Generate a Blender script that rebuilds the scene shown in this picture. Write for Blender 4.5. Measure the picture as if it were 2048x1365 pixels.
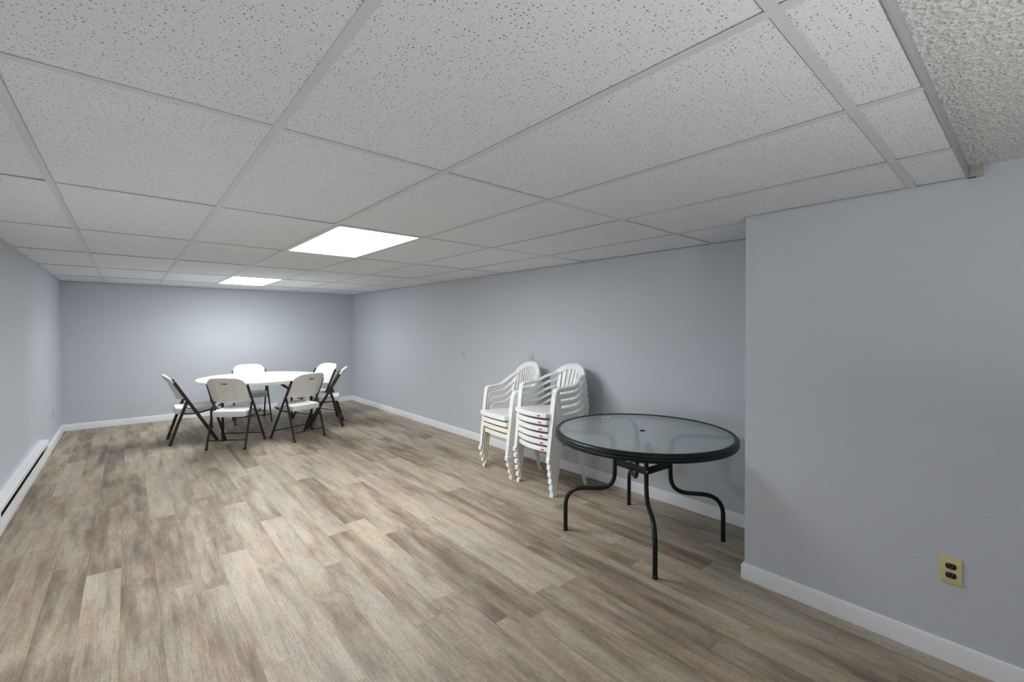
import bpy, bmesh, math, random
from mathutils import Vector, Matrix, noise

for o in list(bpy.data.objects):
    bpy.data.objects.remove(o)
random.seed(7)
SC = bpy.context.scene
COL = SC.collection
PI = math.pi

# ------------------------------------------------------------------ camera
EYE = 1.4448            # lens height above the floor
YAW, PITCH, ROLL = 0.7155, -0.0074, 0.0004
cam_d = bpy.data.cameras.new('camera')
cam_d.sensor_fit = 'HORIZONTAL'
cam_d.sensor_width = 36.0
cam_d.lens = 885.76 / 2048 * 36.0
cam_d.shift_x = -1.74 / 2048
cam_d.shift_y = -21.92 / 2048
cam_d.clip_start = 0.02
cam = bpy.data.objects.new('camera', cam_d)
COL.objects.link(cam)
_f = Vector((math.sin(YAW) * math.cos(PITCH), math.cos(YAW) * math.cos(PITCH), math.sin(PITCH)))
_r = Vector((math.cos(YAW), -math.sin(YAW), 0))
_u = _r.cross(_f)
_r2 = math.cos(ROLL) * _r + math.sin(ROLL) * _u
_u2 = -math.sin(ROLL) * _r + math.cos(ROLL) * _u
M = Matrix((_r2, _u2, -_f)).transposed().to_4x4()
M.translation = (0, 0, EYE)
cam.matrix_world = M
SC.camera = cam

# ------------------------------------------------------------------ world, exposure
w = bpy.data.worlds.new('world')
SC.world = w
w.use_nodes = True
w.node_tree.nodes['Background'].inputs[0].default_value = (0.5, 0.52, 0.55, 1)
w.node_tree.nodes['Background'].inputs[1].default_value = 0.2
SC.view_settings.view_transform = 'Standard'
SC.view_settings.look = 'None'
SC.view_settings.gamma = 1
SC.view_settings.exposure = 0.25
SC.view_settings.use_curve_mapping = False
try:
    SC.cycles.max_bounces = 12
    SC.cycles.diffuse_bounces = 8
    SC.cycles.transmission_bounces = 8
    SC.cycles.caustics_reflective = False
    SC.cycles.use_denoising = True
except Exception:
    pass
PANEL = 16.5
TUBES = 11.0           # watts of the tubes in each troffer, cut off at steep angles by the lens
FILL_UPLIGHT = 26.5         # watts of the unseen fill uplight added behind the viewpoint
FILL_GLOBE = 62.0           # radiance of the unseen fill globe added by the left wall

# ------------------------------------------------------------------ room numbers
XL, XR, XN, YN, YB = -0.6967, 3.3416, 2.6701, 1.0407, 8.6587
YF = -2.4               # wall behind the viewpoint
ZC = 2.0691             # underside of the tile grid
ZP = 2.115              # textured ceiling of the entry side
YE = 0.150              # where the tile grid ends (it runs slightly askew, see ye())
def ye(x):
    return 0.150 + (2.6 - x) * 0.0160


GX, GY, TX, TY = -0.2514, 0.3261, 0.6096, 1.2192


# ------------------------------------------------------------------ material helpers
def srgb(r, g, b):
    def c(v):
        v /= 255.0
        return v / 12.92 if v <= 0.04045 else ((v + 0.055) / 1.055) ** 2.4
    return (c(r), c(g), c(b), 1.0)


class NT:
    def __init__(s, name):
        s.m = bpy.data.materials.new(name)
        s.m.use_nodes = True
        s.t = s.m.node_tree
        s.b = s.t.nodes['Principled BSDF']
        s.out = s.t.nodes['Material Output']

    def n(s, typ, **kw):
        nd = s.t.nodes.new(typ)
        for k, v in kw.items():
            setattr(nd, k, v)
        return nd

    def l(s, a, b):
        s.t.links.new(a, b)

    def put(s, sock, v):
        if hasattr(v, 'is_output') or isinstance(v, bpy.types.NodeSocket):
            s.l(v, sock)
        else:
            sock.default_value = v

    def math(s, op, a, b=None, c=None):
        nd = s.n('ShaderNodeMath', operation=op)
        s.put(nd.inputs[0], a)
        if b is not None:
            s.put(nd.inputs[1], b)
        if c is not None:
            s.put(nd.inputs[2], c)
        return nd.outputs[0]

    def mix(s, fac, a, b, blend='MIX'):
        nd = s.n('ShaderNodeMix', data_type='RGBA', blend_type=blend)
        s.put(nd.inputs[0], fac)
        s.put(nd.inputs[6], a)
        s.put(nd.inputs[7], b)
        return nd.outputs[2]

    def comb(s, x, y, z):
        nd = s.n('ShaderNodeCombineXYZ')
        for i, v in enumerate((x, y, z)):
            s.put(nd.inputs[i], v)
        return nd.outputs[0]

    def noise(s, vec, scale, detail=2.0, rough=0.5):
        nd = s.n('ShaderNodeTexNoise')
        if vec is not None:
            s.l(vec, nd.inputs['Vector'])
        nd.inputs['Scale'].default_value = scale
        nd.inputs['Detail'].default_value = detail
        nd.inputs['Roughness'].default_value = rough
        return nd.outputs['Fac']

    def ramp(s, fac, stops):
        nd = s.n('ShaderNodeValToRGB')
        s.l(fac, nd.inputs[0])
        els = nd.color_ramp.elements
        while len(els) < len(stops):
            els.new(0.5)
        for e, (p, c) in zip(els, stops):
            e.position = p
            e.color = c if len(c) == 4 else (*c, 1)
        return nd.outputs[0]

    def bump(s, h, strength, dist=0.01):
        nd = s.n('ShaderNodeBump')
        s.l(h, nd.inputs['Height'])
        nd.inputs['Strength'].default_value = strength
        nd.inputs['Distance'].default_value = dist
        s.l(nd.outputs[0], s.b.inputs['Normal'])

    def pos(s):
        return s.n('ShaderNodeTexCoord').outputs['Object']


def simple(name, col, rough=0.5, metal=0.0, spec=0.5, bump=None, var=0.0):
    t = NT(name)
    t.b.inputs['Roughness'].default_value = rough
    t.b.inputs['Metallic'].default_value = metal
    t.b.inputs['Specular IOR Level'].default_value = spec
    t.b.inputs['Base Color'].default_value = col
    p = t.pos()
    if var:
        f = t.noise(p, 9.0, 3)
        dark = tuple(c * (1 - var) for c in col[:3]) + (1,)
        t.l(t.mix(f, dark, col), t.b.inputs['Base Color'])
    if bump:
        t.bump(t.noise(p, bump[0], 2), bump[1], bump[2])
    return t.m


# painted wall with a light orange-peel texture
def wall_material(name, col):
    t = NT(name)
    p = t.pos()
    big = t.noise(p, 1.3, 2)
    c2 = tuple(v * 0.96 for v in col[:3]) + (1,)
    t.l(t.mix(big, c2, col), t.b.inputs['Base Color'])
    t.b.inputs['Roughness'].default_value = 0.6
    t.b.inputs['Specular IOR Level'].default_value = 0.25
    h = t.math('ADD', t.noise(p, 160, 2), t.math('MULTIPLY', t.noise(p, 60, 1), 0.7))
    t.bump(h, 0.30, 0.004)
    return t.m


def floor_material():
    t = NT('vinyl_plank')
    sx = t.n('ShaderNodeSeparateXYZ')
    t.l(t.pos(), sx.inputs[0])
    x, y = sx.outputs[0], sx.outputs[1]
    W, L = 0.153, 1.22
    u = t.math('ADD', t.math('DIVIDE', t.math('SUBTRACT', x, 0.27), W), 200.0)
    row = t.math('FLOOR', u)
    fu = t.math('FRACT', u)
    wn = t.n('ShaderNodeTexWhiteNoise', noise_dimensions='1D')
    t.l(row, wn.inputs['W'])
    v = t.math('ADD', t.math('DIVIDE', y, L), t.math('MULTIPLY_ADD', wn.outputs[0], 1.0, 50.0))
    colm = t.math('FLOOR', v)
    fv = t.math('FRACT', v)
    wn2 = t.n('ShaderNodeTexWhiteNoise', noise_dimensions='2D')
    t.l(t.comb(row, colm, 0.0), wn2.inputs['Vector'])
    sc = t.n('ShaderNodeSeparateColor')
    t.l(wn2.outputs['Color'], sc.inputs[0])
    r1, r2, r3 = sc.outputs
    off = t.math('MULTIPLY', r1, 37.0)
    off2 = t.math('MULTIPLY', r2, 91.0)
    # broad streaky patches along the board
    streak = t.noise(t.comb(t.math('MULTIPLY', x, 13.0), t.math('MULTIPLY', y, 1.5), off), 1.0, 6, 0.62)
    cloud = t.noise(t.comb(t.math('MULTIPLY', x, 9.0), t.math('MULTIPLY', y, 3.2), off2), 1.0, 5, 0.62)
    grain = t.noise(t.comb(t.math('MULTIPLY', x, 230.0), t.math('MULTIPLY', y, 7.0), off), 1.0, 5, 0.72)
    wav = t.n('ShaderNodeTexWave', wave_type='BANDS', bands_direction='X')
    t.l(t.comb(t.math('MULTIPLY', x, 10.0), t.math('MULTIPLY', y, 0.9), off), wav.inputs['Vector'])
    wav.inputs['Scale'].default_value = 2.6
    wav.inputs['Distortion'].default_value = 14.0
    wav.inputs['Detail'].default_value = 3.0
    wav.inputs['Detail Scale'].default_value = 1.1
    mott = t.noise(t.comb(x, t.math('MULTIPLY', y, 0.6), off2), 75.0, 4, 0.7)
    lev = t.math('ADD', t.math('MULTIPLY', streak, 0.80), t.math('MULTIPLY', cloud, 0.34))
    lev = t.math('ADD', lev, t.math('MULTIPLY_ADD', r3, 0.22, -0.18))
    base = t.ramp(lev, [(0.31, srgb(128, 112, 97)), (0.43, srgb(172, 157, 141)), (0.54, srgb(201, 190, 174)), (0.69, srgb(222, 214, 200))])
    # grey and brown tints that wander over each board
    tint = t.noise(t.comb(t.math('MULTIPLY', x, 10.0), t.math('MULTIPLY', y, 2.0), off2), 1.0, 2, 0.5)
    tc = t.ramp(tint, [(0.34, srgb(226, 206, 186)), (0.52, srgb(226, 219, 206)), (0.68, srgb(216, 217, 218))])
    base = t.mix(0.75, base, t.mix(1.0, base, tc, 'MULTIPLY'))
    base = t.mix(0.12, base, srgb(205, 194, 180))
    g = t.ramp(grain, [(0.30, (0.52, 0.49, 0.46)), (0.50, (0.98, 0.98, 0.98)), (0.75, (1.10, 1.09, 1.07))])
    base = t.mix(0.80, base, t.mix(1.0, base, g, 'MULTIPLY'))
    wv = t.ramp(wav.outputs['Fac'], [(0.0, (0.80, 0.77, 0.74)), (0.22, (1, 1, 1)), (1.0, (1, 1, 1))])
    base = t.mix(t.math('MULTIPLY', cloud, 0.75), base, t.mix(1.0, base, wv, 'MULTIPLY'))
    mo = t.ramp(mott, [(0.34, (0.78, 0.76, 0.73)), (0.55, (1, 1, 1))])
    base = t.mix(0.80, base, t.mix(1.0, base, mo, 'MULTIPLY'))
    # seams
    du = t.math('MULTIPLY', t.math('MINIMUM', fu, t.math('SUBTRACT', 1.0, fu)), W)
    dv = t.math('MULTIPLY', t.math('MINIMUM', fv, t.math('SUBTRACT', 1.0, fv)), L)
    seam = t.math('LESS_THAN', t.math('MINIMUM', du, dv), 0.0011)
    base = t.mix(t.math('MULTIPLY', seam, 0.30), base, srgb(92, 80, 70))
    base = t.mix(1.0, base, (0.86, 0.875, 0.875, 1), 'MULTIPLY')
    t.l(base, t.b.inputs['Base Color'])
    rg = t.math('MULTIPLY_ADD', grain, 0.18, 0.40)
    t.l(rg, t.b.inputs['Roughness'])
    t.b.inputs['Specular IOR Level'].default_value = 0.35
    t.bump(t.math('SUBTRACT', t.math('MULTIPLY', grain, 0.4), seam), 0.12, 0.002)
    return t.m


def tile_material():
    t = NT('acoustic_tile')
    p = t.pos()
    sx = t.n('ShaderNodeSeparateXYZ')
    t.l(p, sx.inputs[0])
    vec = t.comb(sx.outputs[0], sx.outputs[1], 0.0)
    wob = t.noise(vec, 40.0, 2)
    holes = None
    for scale, lo, hi, sel in ((78.0, 0.08, 0.185, 0.46), (165.0, 0.12, 0.24, 0.36)):
        vo = t.n('ShaderNodeTexVoronoi', voronoi_dimensions='2D', feature='F1')
        t.l(vec, vo.inputs['Vector'])
        vo.inputs['Scale'].default_value = scale
        vo.inputs['Randomness'].default_value = 1.0
        cs = t.n('ShaderNodeSeparateColor')
        t.l(vo.outputs['Color'], cs.inputs[0])
        rad = t.math('MULTIPLY_ADD', cs.outputs[0], hi - lo, lo)
        d = t.math('ADD', vo.outputs['Distance'], t.math('MULTIPLY_ADD', wob, 0.12, -0.06))
        inside = t.math('MULTIPLY', t.math('LESS_THAN', d, rad), t.math('LESS_THAN', cs.outputs[1], sel))
        holes = inside if holes is None else t.math('MAXIMUM', holes, t.math('MULTIPLY', inside, 0.7))
    big = t.noise(vec, 2.2, 3)
    fine = t.noise(vec, 420.0, 2)
    base = t.mix(big, srgb(228, 232, 238), srgb(235, 239, 244))
    base = t.mix(t.math('MULTIPLY', fine, 0.25), base, srgb(160, 160, 158))
    base = t.mix(t.math('MULTIPLY', holes, 0.70), base, srgb(62, 62, 62))
    t.l(base, t.b.inputs['Base Color'])
    t.b.inputs['Roughness'].default_value = 0.9
    t.b.inputs['Specular IOR Level'].default_value = 0.1
    t.bump(t.math('SUBTRACT', t.math('MULTIPLY', fine, 0.25), holes), 0.35, 0.003)
    return t.m


M_WALL = wall_material('grey_wall_paint', srgb(199, 204, 211))
M_FLOOR = floor_material()
M_TILE = tile_material()
M_GRID = simple('ceiling_grid_paint', srgb(208, 211, 214), 0.55, var=0.04)
M_TRIM = simple('white_trim_paint', srgb(234, 236, 240), 0.45, var=0.02)
M_POP = simple('textured_ceiling_paint', srgb(204, 205, 205), 0.9, spec=0.1, bump=(170.0, 0.6, 0.006))
M_PLASTER = simple('bare_plaster', srgb(178, 177, 168), 0.9, spec=0.1, var=0.12)
M_EDGE_SHADE = simple('shaded_edge_grey', srgb(172, 173, 173), 0.6, var=0.05)  # darker grey puts the shade of the fascia into its colour
M_HEAT = simple('white_enamel', srgb(243, 246, 248), 0.35, var=0.02)
M_SLOT = simple('dark_heater_fins', srgb(14, 15, 17), 0.6, bump=(60.0, 0.3, 0.004))
M_IVORY = simple('ivory_plate', srgb(214, 201, 152), 0.4, var=0.05)
M_BLACK = simple('black_plastic', srgb(20, 19, 19), 0.4, bump=(200.0, 0.1, 0.001))
M_STEEL = simple('bare_steel', srgb(190, 190, 188), 0.3, 0.9, bump=(200.0, 0.05, 0.001))
M_POLY = simple('white_moulded_plastic', srgb(220, 220, 216), 0.42, bump=(300.0, 0.12, 0.001))
M_TUBE = simple('charcoal_powder_coat', srgb(42, 38, 37), 0.42, 0.1, bump=(260.0, 0.08, 0.001))
M_RESIN = [simple('white_resin', srgb(236, 238, 238), 0.28, bump=(120.0, 0.04, 0.001)),
           simple('pale_cream_resin', srgb(238, 238, 233), 0.32, bump=(120.0, 0.04, 0.001)),
           simple('cream_resin', srgb(239, 233, 219), 0.34, bump=(120.0, 0.04, 0.001)),
           simple('ivory_resin', srgb(240, 236, 224), 0.34, bump=(120.0, 0.04, 0.001))]
M_RED = simple('red_print', srgb(214, 52, 74), 0.4, var=0.1)
M_GREEN = simple('dark_green_enamel', srgb(11, 21, 23), 0.36, 0.0, 0.35, bump=(150.0, 0.06, 0.001))
M_PAINTED_HOLE = simple('dark_opening', srgb(84, 87, 92), 0.6, var=0.1)
M_CREAM_MARK = simple('cream_print', srgb(222, 214, 192), 0.5, var=0.05)


def emit(name, col, strength):
    t = NT(name)
    e = t.n('ShaderNodeEmission')
    p = t.pos()
    f = t.noise(p, 6.0, 1)
    t.l(t.mix(f, col, tuple(c * 0.97 for c in col[:3]) + (1,)), e.inputs['Color'])
    e.inputs['Strength'].default_value = strength
    t.l(e.outputs[0], t.out.inputs['Surface'])
    return t.m


M_LIT = emit('lit_diffuser', (0.965, 0.985, 1.0, 1), PANEL)

M_FILL_GLOBE = emit('fill_glow', (1.0, 0.99, 0.97, 1), FILL_GLOBE)  # glow of the added fill globe


def glass_material():
    t = NT('pebbled_glass')
    b = t.b
    p = t.pos()
    b.inputs['Base Color'].default_value = (0.90, 0.97, 0.98, 1)
    b.inputs['Roughness'].default_value = 0.07
    b.inputs['IOR'].default_value = 1.45
    b.inputs['Transmission Weight'].default_value = 1.0
    t.bump(t.noise(p, 110.0, 2), 0.16, 0.003)
    # cloudy glass: part of the light is scattered by the frosted face
    tr = t.n('ShaderNodeBsdfDiffuse')
    tr.inputs['Color'].default_value = srgb(222, 236, 240)
    tl = t.n('ShaderNodeBsdfTranslucent')
    tl.inputs['Color'].default_value = srgb(222, 236, 240)
    m0 = t.n('ShaderNodeMixShader')
    m0.inputs[0].default_value = 0.25
    t.l(tr.outputs[0], m0.inputs[1])
    t.l(tl.outputs[0], m0.inputs[2])
    mx = t.n('ShaderNodeMixShader')
    mx.inputs[0].default_value = 0.20
    t.l(b.outputs[0], mx.inputs[1])
    t.l(m0.outputs[0], mx.inputs[2])
    t.l(mx.outputs[0], t.out.inputs['Surface'])
    return t.m


M_GLASS = glass_material()


# ------------------------------------------------------------------ mesh helpers
class MB:
    def __init__(s):
        s.v, s.f = [], []

    def add(s, verts, faces):
        k = len(s.v)
        s.v += [tuple(p) for p in verts]
        s.f += [tuple(i + k for i in f) for f in faces]
        return s

    def box(s, a, b):
        (x0, y0, z0), (x1, y1, z1) = a, b
        vs = [(x0, y0, z0), (x1, y0, z0), (x1, y1, z0), (x0, y1, z0), (x0, y0, z1), (x1, y0, z1), (x1, y1, z1), (x0, y1, z1)]
        return s.add(vs, [(0, 3, 2, 1), (4, 5, 6, 7), (0, 1, 5, 4), (1, 2, 6, 5), (2, 3, 7, 6), (3, 0, 4, 7)])

    def prism(s, poly, z0, z1):
        n = len(poly)
        vs = [(x, y, z0) for x, y in poly] + [(x, y, z1) for x, y in poly]
        fs = [tuple(range(n - 1, -1, -1)), tuple(range(n, 2 * n))]
        fs += [(i, (i + 1) % n, n + (i + 1) % n, n + i) for i in range(n)]
        return s.add(vs, fs)

    def loft(s, rings, closed=True, cap=True):
        n = len(rings[0])
        vs = [p for r in rings for p in r]
        fs = []
        for k in range(len(rings) - 1):
            for i in range(n if closed else n - 1):
                j = (i + 1) % n
                fs.append((k * n + i, k * n + j, (k + 1) * n + j, (k + 1) * n + i))
        if cap and closed:
            fs.append(tuple(range(n - 1, -1, -1)))
            m = (len(rings) - 1) * n
            fs.append(tuple(range(m, m + n)))
        return s.add(vs, fs)

    def tube(s, path, ra, rb=None, n=12, side=None, cap=True):
        """tube of elliptic section: ra across (perpendicular to side), rb along the vector `side`"""
        rb = ra if rb is None else rb
        P = [Vector(p) for p in path]
        rings = []
        prev = None
        for i, p in enumerate(P):
            if i == 0:
                d = P[1] - P[0]
            elif i == len(P) - 1:
                d = P[-1] - P[-2]
            else:
                d = (P[i + 1] - p).normalized() + (p - P[i - 1]).normalized()
            d.normalize()
            if side is not None:
                a = Vector(side)
            elif prev is not None:
                a = prev
            else:
                a = Vector((0, 0, 1)) if abs(d.z) < 0.9 else Vector((1, 0, 0))
            a = (a - d * a.dot(d)).normalized()
            prev = a
            b = d.cross(a)
            rings.append([p + a * rb * math.cos(2 * PI * k / n) + b * ra * math.sin(2 * PI * k / n) for k in range(n)])
        return s.loft(rings, True, cap)

    def lathe(s, prof, c=(0, 0, 0), n=48):
        rings = []
        for k in range(n):
            a = 2 * PI * k / n
            rings.append([(c[0] + r * math.cos(a), c[1] + r * math.sin(a), c[2] + z) for r, z in prof])
        m = len(prof)
        vs = [p for r in rings for p in r]
        fs = []
        for k in range(n):
            for i in range(m - 1):
                k2 = (k + 1) % n
                fs.append((k * m + i, k2 * m + i, k2 * m + i + 1, k * m + i + 1))
        return s.add(vs, fs)

    def sheet(s, fn, nu, nv, thick):
        """solid skin: fn(u,v)->point, thickened along its own normal"""
        P = [[Vector(fn(i / nu, j / nv)) for j in range(nv + 1)] for i in range(nu + 1)]
        A, Bk = [], []
        for i in range(nu + 1):
            for j in range(nv + 1):
                du = P[min(i + 1, nu)][j] - P[max(i - 1, 0)][j]
                dv = P[i][min(j + 1, nv)] - P[i][max(j - 1, 0)]
                nn = du.cross(dv)
                nn = nn.normalized() if nn.length > 1e-12 else Vector((0, 0, 1))
                A.append(P[i][j] + nn * thick / 2)
                Bk.append(P[i][j] - nn * thick / 2)
        m = nv + 1
        N = (nu + 1) * m
        fs = []
        for i in range(nu):
            for j in range(nv):
                a, b, c, d = i * m + j, (i + 1) * m + j, (i + 1) * m + j + 1, i * m + j + 1
                fs.append((a, b, c, d))
                fs.append((N + d, N + c, N + b, N + a))
        edge = [i * m for i in range(nu + 1)] + [nu * m + j for j in range(1, m)] + [i * m + nv for i in range(nu - 1, -1, -1)] + [j for j in range(nv - 1, 0, -1)]
        for k in range(len(edge)):
            a, b = edge[k], edge[(k + 1) % len(edge)]
            fs.append((a, N + a, N + b, b))
        return s.add(A + Bk, fs)

    def build(s, name, mat, parent=None, bevel=0.0, seg=2, smooth=True, label=None, angle=35):
        me = bpy.data.meshes.new(name)
        me.from_pydata(s.v, [], s.f)
        bm = bmesh.new()
        bm.from_mesh(me)
        bmesh.ops.remove_doubles(bm, verts=bm.verts, dist=1e-6)
        bmesh.ops.recalc_face_normals(bm, faces=bm.faces)
        if bevel:
            es = [e for e in bm.edges if len(e.link_faces) == 2 and e.calc_face_angle(0) > 0.6]
            bmesh.ops.bevel(bm, geom=es, offset=bevel, segments=seg, profile=0.5, affect='EDGES', clamp_overlap=True)
        bm.to_mesh(me)
        bm.free()
        if smooth:
            me.polygons.foreach_set('use_smooth', [True] * len(me.polygons))
            me.set_sharp_from_angle(angle=math.radians(angle))
        me.materials.append(mat)
        o = bpy.data.objects.new(name, me)
        COL.objects.link(o)
        if parent:
            o.parent = parent
        if label:
            o['label'] = label
        return o


def fillet(pts, r, n=6):
    """round the corners of a polyline"""
    P = [Vector(p) for p in pts]
    rr = r if isinstance(r, (list, tuple)) else [r] * len(P)
    out = [P[0]]
    for i in range(1, len(P) - 1):
        a, b, c = P[i - 1], P[i], P[i + 1]
        d1, d2 = (a - b), (c - b)
        k = min(rr[i], d1.length * 0.49, d2.length * 0.49)
        p1, p2 = b + d1.normalized() * k, b + d2.normalized() * k
        for j in range(n + 1):
            t = j / n
            out.append((1 - t) ** 2 * p1 + 2 * t * (1 - t) * b + t * t * p2)
    out.append(P[-1])
    return out


def thing(name, label, cat, loc=(0, 0, 0), rz=0.0, group=None):
    o = bpy.data.objects.new(name, None)
    o.empty_display_size = 0.1
    COL.objects.link(o)
    o.location = loc
    o.rotation_euler = (0, 0, rz)
    tag(o, label, cat, group)
    return o


def tag(o, label, cat, group=None):
    o['label'] = label
    o['category'] = cat
    if group:
        o['group'] = group
    return o


def struct(name, mb, mat, parent=None, **kw):
    kw.setdefault('smooth', False)
    o = mb.build(name, mat, parent, **kw)
    o['kind'] = 'structure'
    return o


def dup(root, loc, rz, label, mats=None):
    """copy a thing with its parts and their sub-parts"""
    r = root.copy()
    COL.objects.link(r)
    r.location = loc
    r.rotation_euler = (0, 0, rz)
    r['label'] = label

    def sub(src, dst):
        for ch in list(src.children):
            c = ch.copy()
            COL.objects.link(c)
            c.parent = dst
            if mats and c.data and c.data.materials and c.data.materials[0].name in mats:
                key = (c.data.name, mats[c.data.materials[0].name].name)
                if key not in _mesh_cache:
                    me = c.data.copy()
                    me.materials[0] = mats[c.data.materials[0].name]
                    _mesh_cache[key] = me
                c.data = _mesh_cache[key]
            sub(ch, c)
    sub(root, r)
    return r


_mesh_cache = {}

# ------------------------------------------------------------------ the room
T = 0.10
struct('floor', MB().box((XL - T, YF - T, -0.08), (XR + T, YB + T, 0)), M_FLOOR)
struct('wall_left', MB().box((XL - T, YF - T, 0), (XL, YB + T, ZP + 0.1)), M_WALL)
struct('wall_back', MB().box((XL, YB, 0), (XR + T, YB + T, ZP + 0.1)), M_WALL)
struct('wall_right', MB().box((XR, YN, 0), (XR + T, YB, ZP + 0.1)), M_WALL)
struct('wall_near', MB().box((XN, YF - T, 0), (XR + T, YN, ZP + 0.1)), M_WALL)
struct('wall_front', MB().box((XL, YF - T, 0), (XN, YF, ZP + 0.1)), M_WALL)

# suspended ceiling: lay-in tiles with slight sag and lift, over the T-bars
xs = [XL] + [GX + i * TX for i in range(0, 6)] + [XR]
ys = [YE] + [GY + j * TY for j in range(0, 7)] + [YB]
LIGHT_CELLS = {(3, 3), (3, 6)}          # troffers sit in these cells
tiles = MB()
rt = random.Random(3)
for i in range(len(xs) - 1):
    for j in range(len(ys) - 1):
        if (i, j) in LIGHT_CELLS:
            continue
        x0, x1, y0, y1 = xs[i] + 0.003, xs[i + 1] - 0.003, ys[j] + 0.003, ys[j + 1] - 0.003
        if x0 >= XN - 0.02 and y1 <= YN:
            continue
        z = [ZC + 0.0025 + rt.random() * 0.003 for _ in range(4)]
        cs = [(x0, y0), (x1, y0), (x1, y1), (x0, y1)]
        if j == 0:
            cs[0], cs[1] = (x0, ye(x0) + 0.003), (x1, ye(x1) + 0.003)
        vs = [(cx, cy, zz) for (cx, cy), zz in zip(cs, z)] + [(cx, cy, zz + 0.012) for (cx, cy), zz in zip(cs, z)]
        tiles.add(vs, [(0, 3, 2, 1), (4, 5, 6, 7), (0, 1, 5, 4), (1, 2, 6, 5), (2, 3, 7, 6), (3, 0, 4, 7)])
ceil = struct('ceiling', tiles, M_TILE)
grid = MB()
HB = 0.0127
for i in range(1, len(xs) - 1):
    grid.box((xs[i] - HB, ye(xs[i]), ZC), (xs[i] + HB, YB, ZC + 0.0016))
    grid.box((xs[i] - 0.001, ye(xs[i]) + 0.01, ZC + 0.0016), (xs[i] + 0.001, YB, ZC + 0.03))
for j in range(1, len(ys) - 1):
    for i in range(len(xs) - 1):
        x0 = xs[i] + (HB if i else 0)
        x1 = xs[i + 1] - (HB if i < len(xs) - 2 else 0)
        grid.box((x0, ys[j] - HB, ZC + 0.0004), (x1, ys[j] + HB, ZC + 0.0018))
        grid.box((x0, ys[j] - 0.001, ZC + 0.0018), (x1, ys[j] + 0.001, ZC + 0.03))
struct('ceiling_grid', grid, M_GRID, ceil)
plen = MB().box((XL - T, YE, ZC + 0.10), (XR + T, YB + T, ZC + 0.14))
struct('ceiling_deck', plen, M_WALL, ceil)
# wall angle all round the grid
tr = MB()
A = 0.019
tr.box((XL, YE, ZC - 0.001), (XL + A, YB, ZC + 0.001)).box((XL, YE, ZC - 0.006), (XL + 0.0015, YB, ZC))
tr.box((XL, YB - A, ZC - 0.001), (XR, YB, ZC + 0.001))
tr.box((XR - A, YN, ZC - 0.001), (XR, YB, ZC + 0.001)).box((XR - 0.0015, YN, ZC - 0.006), (XR, YB, ZC))
tr.box((XN - A, YE - 0.02, ZC - 0.001), (XN, YN + 0.001, ZC + 0.001)).box((XN - 0.0015, YE - 0.02, ZC - 0.006), (XN, YN, ZC))
tr.box((XN, YN, ZC - 0.001), (XR, YN + A, ZC + 0.001))
struct('trim_1', tr, M_WALL)
# fascia where the tile grid stops against the higher textured ceiling
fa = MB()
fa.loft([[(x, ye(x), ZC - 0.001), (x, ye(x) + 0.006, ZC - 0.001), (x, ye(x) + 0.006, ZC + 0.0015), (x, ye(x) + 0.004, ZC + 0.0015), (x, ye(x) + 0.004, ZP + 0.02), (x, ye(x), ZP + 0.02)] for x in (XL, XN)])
struct('trim_2', fa, M_EDGE_SHADE)  # shade of this face is painted in as a darker grey
struct('trim_3', MB().box((XN - 0.034, 0.110, ZC - 0.001), (XN, ye(XN) - 0.0005, ZP - 0.001)), M_PLASTER)

# textured (popcorn) ceiling over the entry side
pop = MB()
nx, ny = 700, 225
px0, px1, py0, py1 = 0.90, XN, -0.40, 0.180
vs = []
for i in range(nx + 1):
    for j in range(ny + 1):
        x = px0 + (px1 - px0) * i / nx
        y = py0 + (py1 - py0) * j / ny
        n1 = noise.noise((x * 125, y * 125, 0.3))
        n2 = noise.noise((x * 260, y * 260, 5.1))
        h = max(0.0, n1 + 0.6 * n2 + 0.12) * 0.0068
        vs.append((x, y, ZP - h))
fs = [(i * (ny + 1) + j, (i + 1) * (ny + 1) + j, (i + 1) * (ny + 1) + j + 1, i * (ny + 1) + j + 1) for i in range(nx) for j in range(ny)]
pop.add(vs, fs)
pop.box((XL, YF, ZP + 0.001), (XN, 0.20, ZP + 0.03))
struct('ceiling_entry', pop, M_POP, smooth=True, angle=80)

# baseboards: flat board with an eased top edge
BH, BT = 0.090, 0.014


def base_profile(d, h=BH):
    return [(0, 0), (d, 0), (d, h - 0.012), (d * 0.75, h - 0.004), (d * 0.35, h), (0, h)]


def board(name, p0, p1, inward, thick=BT):
    """board along p0->p1 on the floor, growing by BT towards `inward`"""
    p0, p1, n = Vector((*p0, 0)), Vector((*p1, 0)), Vector((*inward, 0))
    rings = [[p + n * d + Vector((0, 0, z)) for d, z in base_profile(thick)] for p in (p0, p1)]
    return struct(name, MB().loft(rings), M_TRIM, smooth=True, angle=30)


board('baseboard_left', (XL, YF), (XL, YB), (1, 0), 0.028)
board('baseboard_back', (XL + BT, YB), (XR - BT, YB), (0, -1))
board('baseboard_right', (XR, YN + BT), (XR, YB), (-1, 0))
bn = MB()
pts = [(XN - BT, YF), (XN - BT, YN + BT), (XR - BT, YN + BT)]
inn = [(XN, YF), (XN, YN), (XR - BT, YN)]
prof = [(1, 0), (1, BH - 0.012), (0.75, BH - 0.004), (0.35, BH), (0, BH), (0, 0)]
rings = []
for (ax, ay), (bx, by) in zip(inn, pts):
    rings.append([(ax + (bx - ax) * d, ay + (by - ay) * d, z) for d, z in prof])
bn.loft(rings)
struct('baseboard_near', bn, M_TRIM, smooth=True, angle=30)

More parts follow.
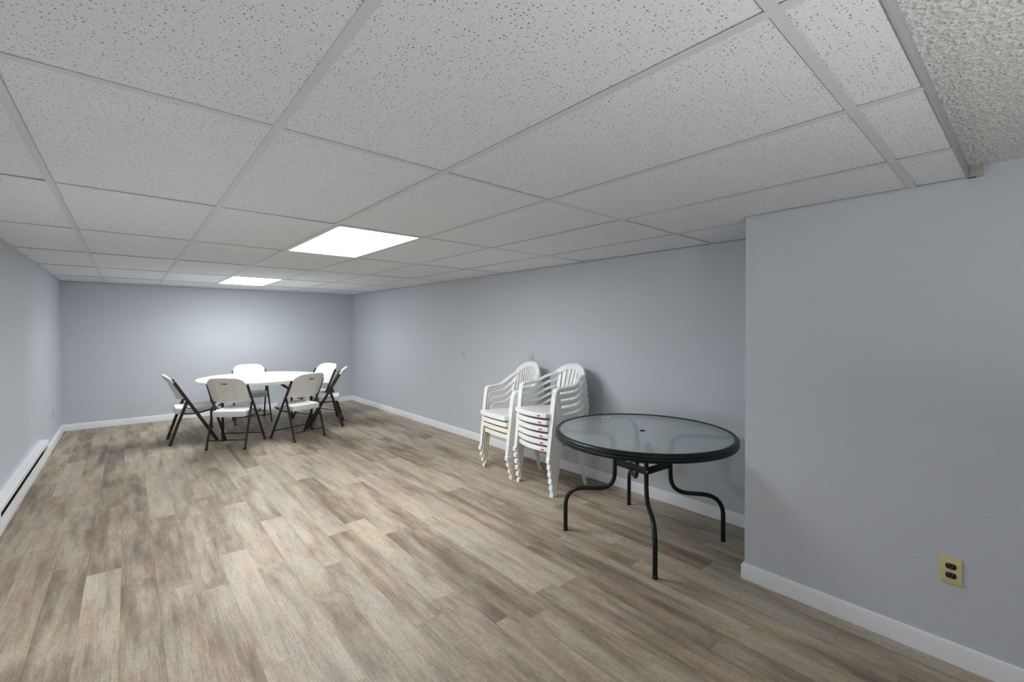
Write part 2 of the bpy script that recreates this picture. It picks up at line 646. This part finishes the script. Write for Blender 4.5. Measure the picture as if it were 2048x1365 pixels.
# ------------------------------------------------------------------ ceiling lights
for (i, j), lab in (((3, 3), 'large lit troffer panel in the tile ceiling, the nearer and bigger of the two'),
                    ((3, 6), 'lit troffer panel in the tile ceiling above the white round table')):
    x0, x1, y0, y1 = xs[i], xs[i + 1], ys[j], ys[j + 1]
    t = thing('ceiling_light', lab, 'light', ((x0 + x1) / 2, (y0 + y1) / 2, ZC), group='lit troffers in the tile ceiling')
    hx, hy = (x1 - x0) / 2, (y1 - y0) / 2
    f = MB()
    F = 0.030
    for a, b in (((-hx + HB, -hy + HB), (hx - HB, -hy + F)), ((-hx + HB, hy - F), (hx - HB, hy - HB)),
                 ((-hx + HB, -hy + F), (-hx + F, hy - F)), ((hx - F, -hy + F), (hx - HB, hy - F))):
        f.box((*a, 0.0005), (*b, 0.012))
    f.box((-hx + HB, -hy + HB, 0.06), (hx - HB, hy - HB, 0.075))
    f.build('frame', M_GRID, t, smooth=False)
    MB().box((-hx + F, -hy + F, 0.003), (hx - F, hy - F, 0.009)).build('diffuser', M_LIT, t, smooth=False, label='glowing white diffuser')
    ld = bpy.data.lights.new('troffer_tubes', 'AREA')
    ld.energy = TUBES
    ld.shape = 'RECTANGLE'
    ld.size, ld.size_y = 2 * (hx - F), 2 * (hy - F)
    ld.spread = math.radians(152)
    ld.color = (0.965, 0.985, 1.0)
    lo = bpy.data.objects.new('troffer_tubes', ld)
    COL.objects.link(lo)
    lo.parent = t
    lo.location = (0, 0, 0.0015)

# unseen uplight added behind the viewpoint to brighten the near ceiling and wall
fl = thing('fill_uplight', 'added unseen fill uplight with a white bowl on a pole, behind the viewpoint', 'fill light', (0.5, -1.0, 0))
MB().lathe([(0, 0), (0.13, 0), (0.13, 0.012), (0.03, 0.022), (0, 0.022)]).build('base', M_TUBE, fl)
MB().tube([(0, 0, 0.02), (0, 0, 0.80)], 0.011).build('pole', M_TUBE, fl)
MB().lathe([(0.012, 0.79), (0.08, 0.81), (0.14, 0.85), (0.165, 0.90), (0.160, 0.90), (0.135, 0.855), (0.075, 0.82), (0.0, 0.812)]).build('fill_bowl', M_TRIM, fl)
ld = bpy.data.lights.new('fill_uplight_bulb', 'AREA')
ld.energy = FILL_UPLIGHT
ld.shape = 'DISK'
ld.size = 0.24
ld.color = (1.0, 0.99, 0.97)
lo = bpy.data.objects.new('fill_uplight_bulb', ld)
COL.objects.link(lo)
lo.parent = fl
lo.location = (0, 0, 0.88)
lo.rotation_euler = (PI, 0, 0)

# fill globe added by the left wall, out of view, to brighten the near side
gl = thing('fill_globe', 'added unseen fill light, a glowing globe on a short stem by the left wall', 'fill light', (-0.54, 2.30, 0))
MB().lathe([(0, 0), (0.10, 0), (0.10, 0.012), (0.03, 0.022), (0, 0.022)]).build('base', M_TUBE, gl)
MB().tube([(0, 0, 0.02), (0, 0, 0.49)], 0.010).build('stem', M_TUBE, gl)
MB().lathe([(0.012, 0.465), (0.10, 0.475), (0.135, 0.50), (0.142, 0.52), (0.137, 0.52), (0.128, 0.505), (0.09, 0.485), (0.0, 0.479)]).build('fill_bowl', M_TRIM, gl)  # bowl added to keep the fill light off the floor
MB().lathe([(0.1 * math.sin(PI * q / 16), 0.58 - 0.1 * math.cos(PI * q / 16)) for q in range(17)], n=32).build('globe', M_FILL_GLOBE, gl, label='glowing white globe of the added fill light')
MB().lathe([(0.0, 0.690), (0.05, 0.688), (0.088, 0.676), (0.090, 0.680), (0.052, 0.694), (0.0, 0.697)], n=32).build('fill_cap', M_TRIM, gl)  # cap added to hold the fill light off the ceiling above

# ------------------------------------------------------------------ baseboard heater
hy0, hy1, hz0, hz1, hd = 4.30, 6.69, 0.104, 0.262, 0.062
h = thing('baseboard_heater', 'long white electric baseboard heater low on the left wall', 'heater', (XL, hy0, hz0))
LEN, HH = hy1 - hy0, hz1 - hz0
cap = 0.085


def extr(poly, y0, y1):
    return MB().loft([[(x, y0, z) for x, z in poly], [(x, y1, z) for x, z in poly]])


top_poly = [(0, HH), (hd - 0.004, HH), (hd, HH - 0.004), (hd, HH - 0.042), (hd - 0.004, HH - 0.042), (hd - 0.004, HH - 0.006), (0.004, HH - 0.005), (0.004, 0), (0, 0)]
extr(top_poly, cap, LEN - cap).build('cover', M_HEAT, h, angle=25)
front_poly = [(hd - 0.004, 0.0), (hd, 0.0), (hd, HH - 0.081), (hd - 0.004, HH - 0.081)]
extr(front_poly, cap, LEN - cap).build('front_panel', M_HEAT, h, angle=25)
MB().box((0.006, cap, 0.02), (hd - 0.026, LEN - cap, HH - 0.012)).build('heating_element', M_SLOT, h, smooth=False, label='dark fins in the outlet slot')
cap_poly = [(0, 0), (hd + 0.002, 0.0), (hd + 0.002, HH - 0.004), (hd - 0.002, HH + 0.002), (0, HH + 0.002)]
for y0, y1 in ((0, cap), (LEN - cap, LEN)):
    extr(cap_poly, y0, y1).build('end_cap', M_HEAT, h, bevel=0.002, angle=25)


# ------------------------------------------------------------------ wall plates
def plate_poly(wd, ht, r=0.006):
    pts = []
    for cx, cy, a0 in ((wd / 2 - r, ht / 2 - r, 0), (-wd / 2 + r, ht / 2 - r, 90), (-wd / 2 + r, -ht / 2 + r, 180), (wd / 2 - r, -ht / 2 + r, 270)):
        for k in range(4):
            a = math.radians(a0 + 30 * k)
            pts.append((cx + r * math.cos(a), cy + r * math.sin(a)))
    return pts


def wall_prism(poly, d0, d1):
    """polygon given in (along, up) extruded off a wall whose room side is local +x"""
    mb = MB()
    n = len(poly)
    return mb.add([(d0, a, b) for a, b in poly] + [(d1, a, b) for a, b in poly],
                  [tuple(range(n - 1, -1, -1)), tuple(range(n, 2 * n))] + [(i, (i + 1) % n, n + (i + 1) % n, n + i) for i in range(n)])


def receptacle_poly(cz, wd=0.030, ht=0.024):
    pts = []
    for k in range(20):
        a = 2 * PI * k / 20
        x = 0.0175 * math.cos(a)
        z = 0.0175 * math.sin(a)
        pts.append((x, cz + max(-ht / 2, min(ht / 2, z))))
    return pts


def duplex(label, loc, rz, plate_mat, face_mat, slot_mat, horizontal_slots=False):
    t = thing('wall_outlet', label, 'outlet', loc, rz)
    wall_prism(plate_poly(0.070, 0.114), 0.0, 0.0065).build('cover_plate', plate_mat, t, bevel=0.002)
    for cz in (0.0195, -0.0195):
        r = wall_prism(receptacle_poly(cz), 0.006, 0.0085).build('receptacle', face_mat, t, bevel=0.0008)
        sl = MB()
        for dy in (-0.0063, 0.0063):
            sl.box((0.0083, dy - 0.0012, cz - 0.001), (0.0089, dy + 0.0012, cz + 0.008))
        k = [(0.0028 * math.cos(2 * PI * q / 10), cz - 0.006 + 0.0028 * math.sin(2 * PI * q / 10)) for q in range(10)]
        w2 = wall_prism(k, 0.0083, 0.0089)
        sl.add(w2.v, w2.f)
        sl.build('slot', slot_mat, r, smooth=False)
    sc = wall_prism([(0.003 * math.cos(2 * PI * q / 12), 0.003 * math.sin(2 * PI * q / 12)) for q in range(12)], 0.006, 0.008)
    sc.build('screw', plate_mat if plate_mat != M_IVORY else M_STEEL, t)
    return t


M_GREYSLOT = simple('grey_metal_contact', srgb(120, 122, 126), 0.4, 0.5, bump=(200.0, 0.05, 0.001))
duplex('ivory electrical outlet with black receptacles, low on the near right wall', (XN, 0.1955, 0.396), PI, M_IVORY, M_BLACK, M_GREYSLOT)
M_WPLATE = simple('wall_coloured_plate', srgb(189, 194, 201), 0.4, var=0.03)
duplex('wall-coloured outlet on the right wall directly above the left chair stack', (XR, 3.533, 1.092), PI, M_WPLATE, M_WPLATE, M_PAINTED_HOLE)
duplex('wall-coloured outlet low on the left wall near the far corner', (XL, 7.773, 0.379), 0.0, M_WPLATE, M_WPLATE, M_WPLATE)
t = thing('jack_plate', 'wall-coloured plate with one jack on the right wall, left of the chair stacks', 'wall plate', (XR, 4.85, 1.088), PI)
wall_prism(plate_poly(0.070, 0.114), 0.0, 0.006).build('cover_plate', M_WPLATE, t, bevel=0.002)
wall_prism([(0.008 * math.cos(2 * PI * q / 16), 0.008 * math.sin(2 * PI * q / 16)) for q in range(16)], 0.0055, 0.010).build('jack', M_PAINTED_HOLE, t)
for cz in (0.03, -0.03):
    wall_prism([(0.003 * math.cos(2 * PI * q / 12), cz + 0.003 * math.sin(2 * PI * q / 12)) for q in range(12)], 0.0055, 0.007).build('screw', M_WPLATE, t)

# ------------------------------------------------------------------ white round folding table
WT = (1.425, 7.10)
wt = thing('folding_table', 'large round white folding table ringed by six folding chairs', 'table', (*WT, 0), 0.0)
R, ZT = 0.765, 0.735
MB().lathe([(0, 0), (R - 0.012, 0), (R - 0.003, -0.004), (R, -0.012), (R, -0.036), (R - 0.006, -0.045), (R - 0.02, -0.045), (R - 0.03, -0.030), (0, -0.030)], (0, 0, ZT), 96).build('tabletop', M_POLY, wt, angle=50)
for sx in (-1, 1):
    for sy in (-1, 1):
        x, y = sx * 0.53, sy * 0.50
        lg = MB().tube([(x, y, 0.012), (x, y, ZT - 0.05)], 0.0165, 0.0165, 16)
        lg.build('leg', M_TUBE, wt)
        ft = MB().box((x - 0.022, y - 0.022, 0), (x + 0.022, y + 0.022, 0.02)).build('foot', M_BLACK, wt, bevel=0.004)
    fr = MB().tube([(sx * 0.53, -0.50, 0.36), (sx * 0.53, 0.50, 0.36)], 0.010, 0.010, 10)
    fr.tube([(sx * 0.53, -0.52, ZT - 0.055), (sx * 0.53, 0.52, ZT - 0.055)], 0.014, 0.014, 10)
    fr.build('leg_rail', M_TUBE, wt)
    for sy in (-1, 1):
        MB().tube([(sx * 0.53, sy * 0.16, 0.40), (sx * 0.16, sy * 0.16, ZT - 0.05)], 0.010, 0.010, 10).build('brace', M_TUBE, wt)
for sy in (-1, 1):
    MB().box((-0.60, sy * 0.56 - 0.012, ZT - 0.055), (0.60 if abs(sy) else 0, sy * 0.56 + 0.012, ZT - 0.03)).build('apron_rail', M_TUBE, wt)
for sx in (-1, 1):
    MB().tube([(sx * 0.16, 0.16, ZT - 0.05), (sx * 0.16, -0.16, ZT - 0.05)], 0.010).build('cross_rail', M_TUBE, wt)


# ------------------------------------------------------------------ white folding chairs (local +x is the way the sitter faces)
def folding_chair(label):
    t = thing('folding_chair', label, 'chair', group='folding chairs around the round table')

    def fx(z):                         # the long frame tube leans back in a straight line
        return 0.24 - 0.569 * z
    # seat: moulded slab with rounded corners and a turned-down rim
    pts = []
    for cx, cy, a0, r in ((0.215 - 0.07, 0.195 - 0.07, 0, 0.07), (-0.185 + 0.04, 0.188 - 0.04, 90, 0.04), (-0.185 + 0.04, -0.188 + 0.04, 180, 0.04), (0.215 - 0.07, -0.195 + 0.07, 270, 0.07)):
        for k in range(7):
            a = math.radians(a0 + 15 * k)
            pts.append((cx + r * math.cos(a), cy + r * math.sin(a)))
    rings = []
    for s, z in ((0.95, 0.372), (0.985, 0.374), (1.0, 0.384), (1.0, 0.424), (0.985, 0.436), (0.95, 0.441), (0.80, 0.437), (0.55, 0.432), (0.2, 0.431)):
        rings.append([(0.015 + (x - 0.015) * s, y * s, z + 0.012 * max(0, x) / 0.2 * 0.5) for x, y in pts])
    MB().loft(rings).build('seat', M_POLY, t, angle=40)

    # backrest: curved shell, recessed panel behind, rounded shoulders
    NU, NV, HWD = 36, 26, 0.214
    zb, zt = 0.538, 0.848

    def outline(u):
        a = abs(u)
        e = max(0.0, (a - 0.52) / 0.48)
        top = zt - 0.014 * a * a - 0.084 * (1 - math.sqrt(max(0, 1 - e ** 2.3)))
        bot = zb + 0.018 * (a ** 2) + 0.012 * (e ** 3)
        return bot, top

    def surf(u, v):
        b, tp = outline(u)
        z = b + (tp - b) * v
        y = HWD * u
        x = fx(z) - 0.012 - (0.036 + 0.13 * (zt - z)) * (1 - u * u) - 0.012 * max(0, (z - 0.76) / 0.09) ** 2
        return x, y, z
    fr_, bk = [], []
    for i in range(NU + 1):
        u = -1 + 2 * i / NU
        for j in range(NV + 1):
            v = j / NV
            x, y, z = surf(u, v)
            rim = min(1.0, min(v, 1 - v) * 9, (1 - abs(u)) * 9)
            th = 0.010 + 0.010 * math.sqrt(max(0.0, rim))
            rec = 0.0
            du, dvv = 0.42 - abs(u), min(v - 0.04, 0.84 - v)
            k = min(du / 0.035, dvv / 0.03)
            rec = 0.009 * max(0.0, min(1.0, k))
            fr_.append((x + th * 0.5, y, z + th * 0.25))
            bk.append((x - th * 0.5 + rec, y, z - th * 0.25))
    m = NV + 1
    N = (NU + 1) * m
    fs = []
    for i in range(NU):
        for j in range(NV):
            a, b, c, d = i * m + j, (i + 1) * m + j, (i + 1) * m + j + 1, i * m + j + 1
            fs += [(a, b, c, d), (N + d, N + c, N + b, N + a)]
    edge = [i * m for i in range(NU + 1)] + [NU * m + j for j in range(1, m)] + [i * m + NV for i in range(NU - 1, -1, -1)] + [j for j in range(NV - 1, 0, -1)]
    for k in range(len(edge)):
        a, b = edge[k], edge[(k + 1) % len(edge)]
        fs.append((a, N + a, N + b, b))
    back = MB().add(fr_ + bk, fs).build('backrest', M_POLY, t, angle=50)
    # dark hand slot through the upper back
    zs = 0.775
    xsl = surf(0, (zs - zb) / (zt - zb))[0]
    sl = MB().box((-0.004, -0.030, -0.0055), (0.0065, 0.030, 0.0055)).build('hand_slot', M_BLACK, back, bevel=0.003, label='dark hand slot')
    sl.location = (xsl - 0.004, 0, zs)
    sl.rotation_euler = (0, -0.5, 0)

    for s in (-1, 1):
        # frame tube: front foot to the top of the back
        p = [(fx(0.004), s * 0.236, 0.004), (fx(0.16), s * 0.235, 0.16), (fx(0.5), s * 0.229, 0.50), (fx(0.762), s * 0.222, 0.762)]
        MB().tube(p, 0.0185, 0.0105, 14, side=(0, 1, 0)).build('frame_tube', M_TUBE, t)
        # rear leg
        p = [(-0.238, s * 0.213, 0.004), (-0.155, s * 0.213, 0.27), (-0.062, s * 0.213, 0.535)]
        MB().tube(p, 0.0175, 0.0105, 14, side=(0, 1, 0)).build('leg', M_TUBE, t)
        # bar that carries the seat side
        p = fillet([(-0.122, s * 0.203, 0.372), (0.02, s * 0.203, 0.360), (0.205, s * 0.202, 0.400)], 0.08)
        MB().tube(p, 0.010, 0.006, 10, side=(0, 1, 0)).build('seat_bracket', M_TUBE, t)
        # hinge link between rear leg and frame tube
        p = fillet([(-0.098, s * 0.226, 0.475), (-0.055, s * 0.226, 0.430), (-0.005, s * 0.226, 0.440)], 0.03)
        MB().tube(p, 0.005, 0.005, 8).build('hinge_link', M_TUBE, t)
        for q, yy in (((fx(0.0) - 0.003, 0.0), 0.236), ((-0.236, 0.0), 0.213)):
            MB().box((q[0] - 0.017, s * yy - 0.011, 0.0), (q[0] + 0.017, s * yy + 0.011, 0.022)).build('foot_cap', M_BLACK, t, bevel=0.004)
    MB().tube([(-0.207, -0.205, 0.105), (-0.207, 0.205, 0.105)], 0.007, None, 10).build('crossbar', M_TUBE, t)
    MB().tube([(fx(0.10), -0.228, 0.10), (fx(0.10), 0.228, 0.10)], 0.007, None, 10).build('crossbar', M_TUBE, t)
    return t


FC = [  # x, y, heading (degrees, 0 = +x), label
    (0.615, 6.965, 0.0, 'white folding chair at the left end of the round table, seen side-on facing right'),
    (0.992, 6.312, 55.5, 'white folding chair nearest the viewer, back turned, left of the two in front'),
    (1.690, 6.230, 108.0, 'white folding chair with back turned, right of the two in front of the table'),
    (2.195, 6.725, 159.0, 'white folding chair at the right end of the table, seen side-on facing left'),
    (2.235, 7.330, 203.0, 'white folding chair facing the viewer behind the table, nearest the far right corner'),
    (1.425, 7.765, 267.5, 'white folding chair facing the viewer behind the table, left one of those two'),
]
fc0 = folding_chair(FC[0][3])
for k, (x, y, a, lab) in enumerate(FC):
    if k == 0:
        fc0.location = (x, y, 0)
        fc0.rotation_euler = (0, 0, math.radians(a))
    else:
        dup(fc0, (x, y, 0), math.radians(a), lab)


# ------------------------------------------------------------------ stacked resin armchairs (local +x front, origin between the front feet)
def resin_chair(style, label, group):
    fan = style == 'fan'
    t = thing('plastic_armchair', label, 'chair', group=group)
    SZ = 0.412                                     # seat height at the front
    if fan:
        hw_back, z_side, z_top, lean, rear = 0.232, 0.605, 0.795, 0.33, (-0.456, 0.172)
        arm_z, seat_back, nsl = 0.622, -0.40, 7
    else:
        hw_back, z_side, z_top, lean, rear = 0.225, 0.665, 0.895, 0.24, (-0.400, 0.182)
        arm_z, seat_back, nsl = 0.645, -0.37, 12
    mat = M_RESIN[0]

    # --- seat: shallow dish, bulging front apron
    def seat_edge(s):
        """closed outline, s in 0..1, starting rear left"""
        pts = []
        n = 10
        for k in range(n + 1):          # front edge, left to right
            y = 0.215 - 0.43 * k / n
            b = (0.046 if fan else 0.014) * (1 - (y / 0.215) ** 2)
            pts.append((0.006 + b * s, y * s))
        pts += [(-0.03, -0.224 * s), (-0.12, -0.222 * s), (-0.25, -0.208 * s), (seat_back + 0.03, -0.186 * s)]
        pts += [(seat_back, -0.15 * s), (seat_back - 0.008, 0.0), (seat_back, 0.15 * s)]
        pts += [(seat_back + 0.03, 0.186 * s), (-0.25, 0.208 * s), (-0.12, 0.222 * s), (-0.03, 0.224 * s)]
        return pts
    rings = []
    cx = -0.19
    apron = 0.038 if fan else 0.044
    for s, dz in ((0.992, -apron), (1.0, -apron + 0.002), (1.0, -0.010), (0.992, -0.003), (0.97, 0.0), (0.86, -0.003), (0.6, -0.008), (0.2, -0.010)):
        rings.append([(cx + (x - cx) * s, y * s, SZ + dz + 0.055 * min(0, x) * 0.7) for x, y in seat_edge(1.0)])
    sb = MB().loft(rings).build('seat', mat, t, angle=40)
    if fan:
        st = MB().box((-0.001, -0.016, -0.0048), (0.0012, 0.016, 0.0048)).build('sticker', M_RED, sb, smooth=False, label='small red mark on the front edge')
        st.location = (0.0300, 0.150, SZ - 0.022)
        st.rotation_euler = (0, 0, 0.29)

    # --- back surface
    def bx(y, z):
        return seat_back - 0.012 - (z - 0.39) * lean + 1.15 * y * y * min(1.0, (z - 0.30) / 0.3)

    def arch(a, k):
        """point of the back rim: a from 0 (right arm side) to pi, k=0 outer, 1 inner edge"""
        wd = 0.052 * k
        y = (hw_back - wd) * math.cos(a)
        ex = 0.86
        z = z_side + (z_top - z_side - wd * 0.95) * (abs(math.sin(a)) ** ex)
        return y, z
    bk = MB()
    # rim (upper arch)
    NA = 40

    def rim(u, v):
        y, z = arch(PI * (0.0 + 1.0 * u), v)
        return (bx(y, z) + 0.010 * math.sin(PI * v) ** 0.7, y, z)
    bk.sheet(rim, NA, 8, 0.014)
    # side stiles: rim down to the seat
    for s in (-1, 1):
        def stile(u, v, s=s):
            z = 0.385 + (z_side + 0.03 - 0.385) * u
            w0 = 0.022 + 0.020 * u ** 2
            yo = 0.176 + (hw_back - 0.176) * (u ** 1.5)
            y = s * (yo - w0 * v)
            return (bx(y, z), y, z)
        bk.sheet(stile, 14, 2, 0.010)
    # slats
    for k in range(nsl):
        if fan:
            q = -1 + 2 * (k + 0.5) / nsl
            yb, yt = 0.128 * q, 0.176 * q * 1.02
            wb, wt_ = 0.0125, 0.0185
        else:
            q = -1 + 2 * (k + 0.5) / nsl
            yb, yt = 0.148 * q, 0.172 * q
            wb, wt_ = 0.0062, 0.0070

        def slat(u, v, yb=yb, yt=yt, wb=wb, wt_=wt_):
            # top lands on the inner edge of the arch
            yy = min(abs(yt) / (hw_back - 0.048), 0.999)
            a = math.acos(yy)
            ztop = z_side + (z_top - z_side - 0.046) * (math.sin(a) ** 0.86) + 0.004
            z = 0.385 + (ztop - 0.385) * u
            uu = u ** 1.25
            y = yb + (yt - yb) * uu + (wb + (wt_ - wb) * u) * (2 * v - 1)
            return (bx(y, z), y, z)
        bk.sheet(slat, 14, 2, 0.007)
    # foot of the back, tucked behind the seat
    bk.sheet(lambda u, v: (bx(-0.176 + 0.352 * u, 0.372 + 0.035 * v) + 0.002, -0.176 + 0.352 * u, 0.372 + 0.035 * v), 14, 2, 0.010)
    bk.build('backrest', mat, t, angle=45)

    # --- arms: flat top with a turned-down outer lip, sweeping up into the rim
    for s in (-1, 1):
        a1, a2 = 0.66, 1.12
        y_r, z_r = arch(a1, 0.5)
        y_q, z_q = arch(a2, 0.5)
        rise = z_r - arm_z
        path = [Vector((-0.0665, s * 0.2355, arm_z - 0.120)), Vector((-0.071, s * 0.237, arm_z - 0.060)), Vector((-0.078, s * 0.239, arm_z - 0.022)), Vector((-0.104, s * 0.242, arm_z - 0.003)),
                Vector((-0.15, s * 0.246, arm_z)), Vector((-0.215, s * 0.248, arm_z + 0.004)),
                Vector((-0.275, s * 0.247, arm_z + 0.10 * rise)), Vector((-0.325, s * 0.240, arm_z + 0.30 * rise)),
                Vector((-0.385, s * (0.6 * 0.235 + 0.4 * y_r), arm_z + 0.64 * rise)),
                Vector((bx(y_r, z_r) + 0.006, s * y_r, z_r)), Vector((bx(y_q, z_q) + 0.005, s * y_q, z_q))]
        P = []
        n = len(path)
        for i in range(n - 1):
            p0, p1, p2, p3 = path[max(i - 1, 0)], path[i], path[i + 1], path[min(i + 2, n - 1)]
            for q in range(5):
                u = q / 5
                P.append(0.5 * ((2 * p1) + (p2 - p0) * u + (2 * p0 - 5 * p1 + 4 * p2 - p3) * u * u + (3 * p1 - p0 - 3 * p2 + p3) * u ** 3))
        P.append(path[-1])
        rings = []
        for i, p in enumerate(P):
            f = i / (len(P) - 1)
            d = (P[min(i + 1, len(P) - 1)] - P[max(i - 1, 0)]).normalized()
            side = Vector((0, s, 0))
            side = (side - d * side.dot(d)).normalized()
            up = d.cross(side) * (-s)
            g = max(0.0, (f - 0.55) / 0.45)
            wv = 0.026
            lip = 0.031 * (1 - g) + 0.006 * g
            hgt = 0.008
            sec = [(-wv, -0.004), (-wv * 0.93, 0.002), (-wv * 0.6, hgt * 0.85), (0.0, hgt), (wv * 0.6, hgt * 0.8), (wv * 0.95, 0.001), (wv * 1.06, -0.007), (wv * 1.08, -lip), (wv * 0.92, -lip), (wv * 0.86, -0.010 if lip > 0.012 else -lip * 0.8), (wv * 0.7, -0.005), (-wv * 0.85, -0.007)]
            rings.append([p + side * a + up * b for a, b in sec])
        MB().loft(rings).build('armrest', mat, t, angle=60)

    # --- legs: thin angled channels, tapering, with a flared foot
    for s in (-1, 1):
        # front: x 0 at floor, leaning back as it climbs to the arm
        rings = []
        for z in (0.0, 0.03, 0.036, 0.15, 0.30, 0.45, arm_z - 0.10, arm_z - 0.06):
            f = z / arm_z
            x0 = -0.072 * f
            yo = s * (0.250 + 0.012 * f)
            fl = 0.040 + 0.016 * f
            sd = 0.036 + 0.030 * f
            if z <= 0.03:
                x0 += 0.007
                yo += s * 0.006
                sd += 0.006
            th = 0.0040
            rings.append([(x0, yo, z), (x0 - sd, yo, z), (x0 - sd, yo - s * th, z), (x0 - th, yo - s * th, z), (x0 - th, yo - s * fl, z), (x0, yo - s * fl, z)])
        MB().loft(rings).build('leg', mat, t, angle=30)
        rings = []
        for z in (0.0, 0.03, 0.036, 0.14, 0.26, 0.385):
            f = z / 0.385
            x0 = rear[0] + (seat_back + 0.008 - rear[0]) * f
            yo = s * (rear[1] + 0.022 - 0.006 * f)
            fl = 0.030 + 0.016 * f
            sd = 0.034 + 0.022 * f
            if z <= 0.03:
                x0 -= 0.007
                yo += s * 0.005
            th = 0.0040
            rings.append([(x0, yo, z), (x0 + sd, yo, z), (x0 + sd, yo - s * th, z), (x0 + th, yo - s * th, z), (x0 + th, yo - s * fl, z), (x0, yo - s * fl, z)])
        MB().loft(rings).build('leg', mat, t, angle=30)
    return t


ROT = PI - 0.085
fwd = Vector((math.cos(ROT), math.sin(ROT), 0))
# left stack of four
names4 = ['ivory plastic armchair at the bottom of the left stack of four',
          'cream plastic armchair, second from the bottom of the left stack of four',
          'off-white plastic armchair, second from the top of the left stack of four',
          'white narrow-slatted plastic armchair on top of the left stack of four']
mats4 = [M_RESIN[3], M_RESIN[2], M_RESIN[1], M_RESIN[0]]
base = Vector((2.755, 3.412, 0))
proto = resin_chair('slat', names4[3], 'armchairs in the left stack by the wall')
for k in range(4):
    loc = base + fwd * (0.017 * k) + Vector((0, 0, 0.0615 * k))
    if k == 3:
        proto.location = loc
        proto.rotation_euler = (0, 0, ROT)
    else:
        dup(proto, loc, ROT, names4[k], {'white_resin': mats4[k]})
# right stack of six
names6 = ['white plastic armchair at the bottom of the right stack of six, feet on the floor',
          'white plastic armchair, second from the bottom of the right stack of six',
          'white plastic armchair, third from the bottom of the right stack of six',
          'white plastic armchair, third from the top of the right stack of six',
          'white plastic armchair, second from the top of the right stack of six',
          'white fan-backed plastic armchair on top of the right stack of six']
base = Vector((2.722, 2.843, 0))
proto = resin_chair('fan', names6[5], 'armchairs in the right stack by the wall')
for k in range(6):
    loc = base + fwd * (0.0085 * k) + Vector((0, 0, 0.0595 * k))
    if k == 5:
        proto.location = loc
        proto.rotation_euler = (0, 0, ROT)
    else:
        dup(proto, loc, ROT, names6[k])

# ------------------------------------------------------------------ glass patio table
GC = (2.69, 1.725)
gt = thing('patio_table', 'round glass-topped patio table with dark green curved metal legs', 'table', (*GC, 0))
GR, GZ = 0.602, 0.726
rim = [(GR - 0.030, 0.0), (GR - 0.022, 0.0045), (GR - 0.010, 0.003), (GR - 0.001, -0.006), (GR + 0.001, -0.016), (GR - 0.003, -0.0215), (GR + 0.001, -0.027), (GR + 0.001, -0.038),
       (GR - 0.006, -0.048), (GR - 0.020, -0.050), (GR - 0.024, -0.046), (GR - 0.024, -0.010), (GR - 0.030, -0.008), (GR - 0.030, 0.0)]
MB().lathe(rim, (0, 0, GZ), 96).build('rim', M_GREEN, gt, angle=40)
MB().lathe([(0.019, -0.0065), (GR - 0.0285, -0.0065), (GR - 0.0285, -0.0015), (0.019, -0.0015), (0.019, -0.0065)], (0, 0, GZ), 96).build('glass_top', M_GLASS, gt, angle=40, label='clouded pebbled glass')
MB().lathe([(0.0192, -0.001), (0.0205, 0.0), (0.0205, -0.0013), (0.0192, -0.0018), (0.0188, -0.009), (0.0174, -0.009), (0.0176, -0.001), (0.0192, -0.001)], (0, 0, GZ), 32).build('umbrella_ring', M_BLACK, gt)
TI = 0.36
for dx, dy in ((-0.351, 0.395), (0.374, 0.362), (0.330, -0.410), (-0.415, -0.351)):
    D = Vector((dx, dy, 0))
    L = D.length
    d = D / L

    def P_(r, z):
        v = d * r
        return (v.x, v.y, z)
    ri = L * TI
    pts = [P_(GR - 0.028, GZ - 0.036), P_(ri + 0.02, GZ - 0.030), P_(ri - 0.005, 0.54), P_(ri, 0.312), P_(L, 0.306), P_(L, 0.0)]
    pth = fillet(pts, [0, 0.10, 0.0, 0.15, 0.135, 0], 9)
    lg = MB().tube(pth, 0.0145, None, 14).build('leg', M_GREEN, gt)
    MB().lathe([(0, 0.0), (0.0155, 0.0), (0.0165, 0.004), (0.0165, 0.018), (0.0148, 0.02)], P_(L, 0.0), 16).build('foot_cap', M_BLACK, lg)
    o = Vector(P_(ri, 0.506)) + d * 0.0135
    MB().tube([o, o + d * 0.004], 0.006, None, 12).build('bolt', M_STEEL, lg, label='bare steel bolt head')
# square of flat rails between the legs, with thin wires across
IN = [Vector((dx, dy, 0)) * TI for dx, dy in ((-0.351, 0.395), (0.374, 0.362), (0.330, -0.410), (-0.415, -0.351))]
for k in range(4):
    a, b = IN[k], IN[(k + 1) % 4]
    dd = (b - a).normalized()
    n = Vector((dd.y, -dd.x, 0)) * 0.0035
    a2, b2 = a + dd * 0.012, b - dd * 0.012
    z0, z1 = 0.480, 0.528
    rings = [[p - n + Vector((0, 0, z0)), p + n + Vector((0, 0, z0)), p + n + Vector((0, 0, z1)), p - n + Vector((0, 0, z1))] for p in (a2, b2)]
    MB().loft(rings).build('side_rail', M_GREEN, gt, bevel=0.0015)
    m0 = (a + b) / 2
    m1 = (IN[(k + 1) % 4] + IN[(k + 2) % 4]) / 2
    MB().tube([m0 + Vector((0, 0, 0.530)), m1 + Vector((0, 0, 0.530))], 0.0035, None, 8).build('wire_brace', M_GREEN, gt)
# maker's mark near the far edge of the glass
mk = []
for q in range(25):
    u = q / 24
    mk.append(Vector((-0.042 * math.sin((u - 0.5) * 2 * PI * 0.92), (u - 0.5) * 0.046, 0)))
mm = MB().tube([(p.x, p.y, 0) for p in mk], 0.0058, 0.0006, 8, side=(0, 0, 1)).build('maker_mark', M_CREAM_MARK, gt, label='cream S-shaped maker mark on the glass')
mm.location = (2.868 - GC[0], 2.17 - GC[1], GZ - 0.0008)
mm.rotation_euler = (0, 0, 0.25)
